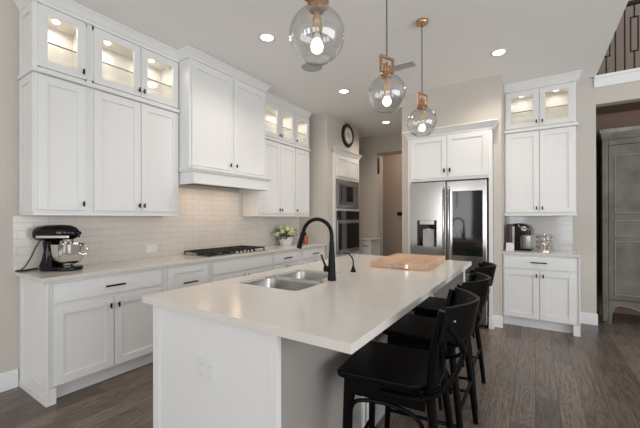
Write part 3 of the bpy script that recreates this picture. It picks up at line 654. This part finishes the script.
# ------------------------------------------------------------------ stand mixer (local +x = front of the machine)
def scl(o, k): o.scale = (k, k, 1); return o
mx = thing('stand_mixer', 'black stand mixer with stainless bowl at the left end of counter', 'stand mixer', (-3.235, 1.125, .9145), 0.5753); scl(mx, .93)
bs = MB().prism(rrect(-.17, .16, -.095, .095, .09, 8), 0, .032, 'xy').build('base', 'gloss_black', mx, bevel=.008, smooth=True)
cl = MB(); prev = None
for z, x0, x1, hw in ((.030, -.165, -.03, .075), (.09, -.15, -.055, .06), (.16, -.14, -.06, .052), (.235, -.145, -.04, .055)):
    rg = [cl.bm.verts.new((x, y, z)) for x, y in rrect(x0, x1, -hw, hw, .035, 4)]
    if prev:
        for i in range(len(rg)): cl.bm.faces.new((prev[i], prev[(i+1) % len(rg)], rg[(i+1) % len(rg)], rg[i]))
    else: cl.bm.faces.new(rg)
    prev = rg
cl.bm.faces.new(prev); cl.build('column', 'gloss_black', mx, smooth=True)
hdm = MB(); rings = []
for x, hh, ww, zc in ((-.225, .02, .025, .29), (-.222, .045, .05, .292), (-.20, .060, .064, .296), (-.12, .066, .07, .300), (0.0, .066, .07, .302), (.07, .060, .063, .303), (.11, .046, .050, .302), (.13, .030, .034, .298), (.136, .012, .016, .296)):
    rings.append([hdm.bm.verts.new((x, ww*math.cos(2*PI*i/20), zc + hh*math.copysign(abs(math.sin(2*PI*i/20))**.8, math.sin(2*PI*i/20)))) for i in range(20)])
for a, b in zip(rings, rings[1:]):
    for i in range(20): hdm.bm.faces.new((a[i], a[(i+1) % 20], b[(i+1) % 20], b[i]))
hdm.bm.faces.new(rings[0]); hdm.bm.faces.new(rings[-1]); h_ = hdm.build('motor_head', 'gloss_black', mx, smooth=True)
MB().box(-.17, .11, -.0725, -.062, .262, .282).box(-.17, .11, .062, .0725, .262, .282).build('trim_band', 'chrome', h_, bevel=.002)
MB().cyl((.13, 0, .30), (.160, 0, .30), .016, .014).build('attachment_hub', 'gloss_black', h_, smooth=True)
MB().cyl((.055, 0, .215), (.055, 0, .25), .038, .042, 24).build('beater_hub', 'chrome', mx, smooth=True)
MB().cyl((.055, 0, .10), (.055, 0, .215), .008).build('beater_shaft', 'chrome', mx, smooth=True)
bw = MB().lathe([(0, .052), (.055, .052), (.085, .062), (.110, .10), (.120, .15), (.124, .212), (.1265, .214), (.122, .210), (.117, .15), (.107, .102), (.082, .068), (.0, .057)], (.055, 0, 0), 36, closed=False).build('bowl', 'chrome', mx, smooth=True)
MB().tube([(.175, 0, .195), (.215, 0, .198), (.222, 0, .17), (.218, 0, .13), (.173, 0, .125)], .006, 8).build('handle', 'chrome', bw, smooth=True)
MB().lathe([(.055, .0325), (.05, .036), (.045, .045), (.05, .0515), (0, .0517)], (.055, 0, 0), 24).build('bowl_foot', 'chrome', bw, smooth=True)
MB().tube([(-.05, -.02, .10), (-.02, 0, .075), (.0, 0, .05), (.03, 0, .034)], [.03, .028, .026, .02], 10).build('arm', 'gloss_black', mx, smooth=True)
tag(MB().tube(spl([(-3.41, 1.035, 1.15), (-3.42, 1.01, 1.10), (-3.425, .985, 1.03), (-3.42, .955, .97), (-3.41, .925, .935), (-3.41, .90, .920), (-3.425, .884, .920)]), .0042, 8)
    .tube([(-3.415, 1.02, .925), (-3.41, .97, .922), (-3.40, .93, .920), (-3.425, .888, .920)], .0075, 8).build('power_cord', 'rubber', smooth=True), 'black power cord trailing from the stand mixer to the counter end', 'cord')

# ------------------------------------------------------------------ flowers and soap
fp = thing('potted_flowers', 'cream hydrangea flowers in a white pot on the left worktop', 'flowers', (-3.285, 4.08, .9145), RZ)
pm = MB(); prev = None
for z, a, b in ((0, .085, .05), (.10, .11, .065), (.125, .115, .068)):
    rg = [pm.bm.verts.new((x, y, z)) for x, y in rrect(-a, a, -b, b, .02, 3)]
    if prev:
        for i in range(len(rg)): pm.bm.faces.new((prev[i], prev[(i+1) % len(rg)], rg[(i+1) % len(rg)], rg[i]))
    else: pm.bm.faces.new(rg)
    prev = rg
pm.bm.faces.new(prev); pm.build('pot', 'pot', fp, smooth=True)
lf = MB()
for i in range(170):
    a = random.uniform(0, 2*PI); r = random.uniform(.05, .20); z = random.uniform(.10, .26) - abs(r-.1)*.2
    p = Vector((r*math.cos(a)*1.2, r*math.sin(a)*.62, z)); d = Vector((math.cos(a), math.sin(a)*.6, random.uniform(-.5, .7))).normalized()
    s_ = d.cross(Vector((0, 0, 1))).normalized()*random.uniform(.012, .022); L = random.uniform(.04, .07)
    v = [lf.bm.verts.new(q) for q in (p-d*L*.5, p+s_+Vector((0, 0, .004)), p+d*L*.5, p-s_+Vector((0, 0, .004)))]; lf.bm.faces.new(v)
lf_o = lf.build('foliage', 'leaf', fp); sm = lf_o.modifiers.new('solid', 'SOLIDIFY'); sm.thickness = .0012
stm = MB()
heads = [(x*1.3, y*1.1, z+.012) for x, y, z in [(-.10, -.03, .20), (-.03, -.05, .235), (.05, -.05, .21), (.11, -.02, .19), (-.06, .03, .26), (.03, .02, .27), (.13, .03, .225), (-.14, .02, .165), (0.01, -.07, .175)]]
for hx, hy, hz in heads:
    stm.tube([(hx*.4, hy*.4, .12), (hx, hy, hz)], .003, 5)
    fb = MB()
    for i in range(30):
        th_ = random.uniform(0, 2*PI); ph = math.acos(random.uniform(-.5, 1)); R_ = .036
        fb.ball((hx+R_*math.sin(ph)*math.cos(th_), hy+R_*math.sin(ph)*math.sin(th_), hz+R_*math.cos(ph)), .0125, 1, (1, 1, .7))
    fb.ball((hx, hy, hz), .034, 2)
    fb.build('flower_head', 'petal', fp, smooth=True)
stm.build('stems', 'leaf', fp)
sb = thing('soap_bottle', 'amber pump soap bottle with black pump right of the potted flowers', 'bottle', (-3.12, 4.38, .9145), 0)
MB().lathe([(.038, 0), (.040, .01), (.040, .11), (.034, .128), (.016, .14), (0, .141)], seg=24).build('bottle', 'amber', sb, smooth=True)
MB().lathe([(.017, .141), (.017, .165), (.006, .168), (.006, .19), (0, .19)], seg=14).tube([(0, 0, .188), (-.012, -.012, .196), (-.038, -.03, .19)], .006, 8).build('pump', 'black', sb, smooth=True)

# ------------------------------------------------------------------ bar stools
def arcpt(t, xo=0.0, bulge=.108, hwid=.217, xs=.232): return (xs + bulge*math.cos(t*PI/2)+xo, hwid*t)
def make_stool():
    r = thing('bar_stool', '', 'stool', (0, 0, 0), 0, 'black bentwood bar stools along the island')
    # seat with a rounded back, slightly dished
    out = [(-.235, -.20), (-.215, -.213), (.10, -.205), (.165, -.165), (.195, -.09), (.205, 0), (.195, .09), (.165, .165), (.10, .205), (-.215, .213), (-.235, .20)]
    MB().prism(out, .618, .648, 'xy').build('seat', 'blackwood', r, bevel=.008)
    MB().box(-.185, -.165, -.17, .17, .555, .6175).box(.13, .15, -.13, .13, .555, .6175).box(-.19, .15, -.200, -.180, .550, .6175).box(-.19, .15, .180, .200, .550, .6175).build('apron', 'blackwood', r, bevel=.002)
    for s in (-1, 1):
        MB().tube([(-.205, s*.205, 0), (-.185, s*.185, .615)], [.016, .020], 10).build('leg', 'blackwood', r, smooth=True)
        post = [(.235, s*.225, 0), (.205, s*.205, .30), (.175, s*.190, .55), (.172, s*.190, .64), (.186, s*.200, .80), (.218, s*.212, .970)]
        MB().tube(spl(post, 4), [.016+.004*min(1, i/10) - .005*max(0, (i-12)/8) for i in range(21)], 10).build('leg', 'blackwood', r, smooth=True)
        # bentwood brace crossing the back: seat side to opposite post
        br = [(-.03, s*.212, .600), (.08, s*.222, .605), (.17, s*.213, .62), (.235, s*.15, .66), (.275, s*.05, .72), (.285, -s*.05, .78), (.265, -s*.14, .845), (.235, -s*.195, .90)]
        MB().tube(spl(br), .013, 10, flat=.7).build('cross_brace', 'blackwood', r, smooth=True)
        MB().tube([(-.20, s*.202, .16), (.214, s*.214, .20)], .010, 8).build('stretcher', 'blackwood', r, smooth=True)
        MB().tube(spl([(-.178, s*.196, .36), (-.172, s*.196, .46), (-.14, s*.197, .525), (-.02, s*.198, .545), (.10, s*.198, .525), (.15, s*.196, .46), (.165, s*.196, .36)]), .009, 8).build('seat_hoop', 'blackwood', r, smooth=True)
    MB().tube([(-.200, -.197, .22), (-.200, .197, .22)], .011, 8).build('footrest', 'blackwood', r, smooth=True)
    MB().tube([(.212, -.20, .28), (.212, .20, .28)], .010, 8).build('stretcher', 'blackwood', r, smooth=True)
    MB().tube(spl([(-.178, -.18, .36), (-.178, -.165, .48), (-.178, -.10, .54), (-.178, .10, .54), (-.178, .165, .48), (-.178, .18, .36)]), .009, 8).build('seat_hoop', 'blackwood', r, smooth=True)
    # curved backrest panel
    b = MB(); n = 16; R_ = []
    for i in range(n+1):
        t = -1 + 2*i/n; x, y = arcpt(t); nx, ny = math.cos(t*PI/2*.9), math.sin(t*PI/2*.9)
        zt = .985; zb = .845 - .012*(1-t*t); th = .009; ln = -.030
        R_.append([b.bm.verts.new(p) for p in ((x-nx*th+ln, y-ny*th, zb), (x+nx*th+ln, y+ny*th, zb), (x+nx*th, y+ny*th, zt), (x-nx*th, y-ny*th, zt))])
    for a, c in zip(R_, R_[1:]):
        for i in range(4): b.bm.faces.new((a[i], a[(i+1) % 4], c[(i+1) % 4], c[i]))
    b.bm.faces.new(R_[0]); b.bm.faces.new(R_[-1][::-1]); bk = b.build('backrest', 'blackwood', r, smooth=True, bevel=.003)
    for s in (-1, 1): MB().ball((arcpt(s*.8)[0]-.006, arcpt(s*.8)[1]+s*.006, .925), .0065, 1).build('bolt', 'darksteel', bk, smooth=True)
    return r
st = make_stool()
for i, (x, y, rz, lb) in enumerate(((-.545, 1.53, 0.113, 'black bentwood stool nearest the camera at the near end of island'),
                                    (-.560, 2.13, 0.0, 'black bentwood stool in the middle of the three at the island'),
                                    (-.585, 2.74, 0.0, 'black bentwood stool farthest from camera, closest to the fridge'))):
    o = st if i == 0 else copy_tree(st)
    o.location = (x, y, 0); o.rotation_euler = (0, 0, rz); o['label'] = lb

# ------------------------------------------------------------------ pendants
def make_pendant():
    r = thing('pendant_light', '', 'pendant light', (0, 0, 0), 0, 'clear glass globe pendants over the island')
    MB().lathe([(0, CEIL-.028), (.050, CEIL-.026), (.055, CEIL-.018), (.055, CEIL-.0005), (0, CEIL-.0005)], seg=28).build('canopy', 'brass', r, smooth=True)
    MB().cyl((0, 0, 2.436), (0, 0, CEIL-.028), .0035, seg=8).build('cord', 'black', r, smooth=True)
    fr_ = MB()
    fr_.box(-.062, .062, -.009, .009, 2.424, 2.438).box(-.062, -.048, -.009, .009, 2.335, 2.424).box(.048, .062, -.009, .009, 2.335, 2.424).box(-.062, .062, -.009, .009, 2.325, 2.335)
    fr_.build('frame', 'brass', r, bevel=.002)
    MB().lathe([(0, 2.3245), (.046, 2.3245), (.048, 2.312), (.036, 2.308), (.034, 2.295), (0, 2.295)], seg=24).cyl((-.024, 0, 2.3355), (-.024, 0, 2.385), .008).cyl((.024, 0, 2.3355), (.024, 0, 2.385), .008).cyl((0, 0, 2.3355), (0, 0, 2.40), .009).build('cap', 'brass', r, smooth=True)
    MB().lathe([(.014, 2.2945), (.014, 2.265), (.022, 2.26), (.022, 2.19), (0, 2.19)], seg=18).build('socket', 'gold', r, smooth=True)
    b = MB().lathe([(.015, 2.160), (.023, 2.152), (.0285, 2.138), (.029, 2.128), (.026, 2.113), (.016, 2.103), (0, 2.099)], seg=20).build('bulb', 'bulb', r, smooth=True)
    MB().lathe([(.014, 2.1895), (.017, 2.175), (.021, 2.1605), (0, 2.1605)], seg=18).build('bulb_base', 'plastic_white', r, smooth=True)
    R0 = .129; zc = 2.182; n = 20; pr = []
    a0 = math.asin(.040/R0); a1 = PI - math.asin(.058/R0)
    for i in range(n+1):
        a = a0 + (a1-a0)*i/n; pr.append((R0*math.sin(a), zc+R0*math.cos(a)))
    inner = [((R0-.003)*math.sin(a0+(a1-a0)*i/n), zc+(R0-.003)*math.cos(a0+(a1-a0)*i/n)) for i in range(n+1)][::-1]
    MB().lathe(pr+inner, seg=40, closed=True).build('globe', 'glass', r, smooth=True, angle=80)
    return r
pd = make_pendant()
for i, (x, y, rz, lb) in enumerate(((-.85, 1.288, 1.15, 'largest looking glass globe pendant, nearest the camera, cropped at the top'),
                                    (-.85, 2.158, 1.15, 'glass globe pendant in the middle of the row of three'),
                                    (-.84, 2.966, 1.15, 'glass globe pendant closest to the fridge with brass canopy in view'))):
    o = pd if i == 0 else copy_tree(pd)
    o.location = (x, y, 0); o.rotation_euler = (0, 0, rz); o['label'] = lb

# ------------------------------------------------------------------ ceiling fixtures
def downlight(x, y, label, power=11):
    r = thing('recessed_ceiling_light', label, 'ceiling light', (x, y, 0), 0, 'recessed ceiling lights')
    MB().lathe([(.058, CEIL-.0005), (.085, CEIL-.0005), (.085, CEIL-.004), (.060, CEIL-.009), (.058, CEIL-.006)], seg=32, closed=True).build('trim_ring', 'plastic_white', r, smooth=True)
    ln = MB().lathe([(0, CEIL-.005), (.0575, CEIL-.005), (.0575, CEIL-.0008), (0, CEIL-.0008)], seg=28).build('lens', 'lens', r)
    light('downlight_lamp', 'SPOT', (0, 0, CEIL-.012), power*4, (1.0, .90, .78), ln, spot_size=math.radians(150), spot_blend=.8, shadow_soft_size=.06)
downlight(-2.165, 2.405, 'round recessed light closest to the range hood')
downlight(-2.201, 4.006, 'round recessed light in ceiling past the round speaker, near the end glass cabinets')
downlight(-2.273, 5.719, 'farthest small recessed light, beyond the clock near the hallway')
downlight(-0.315, 3.960, 'round recessed light in front of the coffee station')
sp = thing('ceiling_speaker', 'round grey flush speaker grille in the ceiling behind nearest pendant', 'speaker', (-2.16, 3.167, 0), 0)
MB().lathe([(.108, CEIL-.0005), (.122, CEIL-.0005), (.122, CEIL-.004), (.108, CEIL-.007)], seg=36, closed=True).build('rim', 'speaker', sp, smooth=True)
MB().lathe([(0, CEIL-.005), (.1075, CEIL-.005), (.1075, CEIL-.0008), (0, CEIL-.0008)], seg=36).build('grille', 'speaker', sp)
vt = thing('ceiling_vent', 'rectangular slatted air vent in the ceiling behind middle pendant', 'vent', (-1.29, 3.72, 0), 0)
MB().box(-.17, .17, -.09, -.07, CEIL-.008, CEIL-.0005).box(-.17, .17, .07, .09, CEIL-.008, CEIL-.0005).box(-.17, -.15, -.07, .07, CEIL-.008, CEIL-.0005).box(.15, .17, -.07, .07, CEIL-.008, CEIL-.0005).build('frame', 'plastic_white', vt, bevel=.001)
MB().box(-.149, .149, -.069, .069, CEIL-.002, CEIL-.0005).build('backing', 'greyplastic', vt)
sl = MB()
for i in range(7): sl.box(-.149, .149, -.064+i*.019, -.056+i*.019, CEIL-.007, CEIL-.0022)
sl.build('slats', 'speaker', vt)
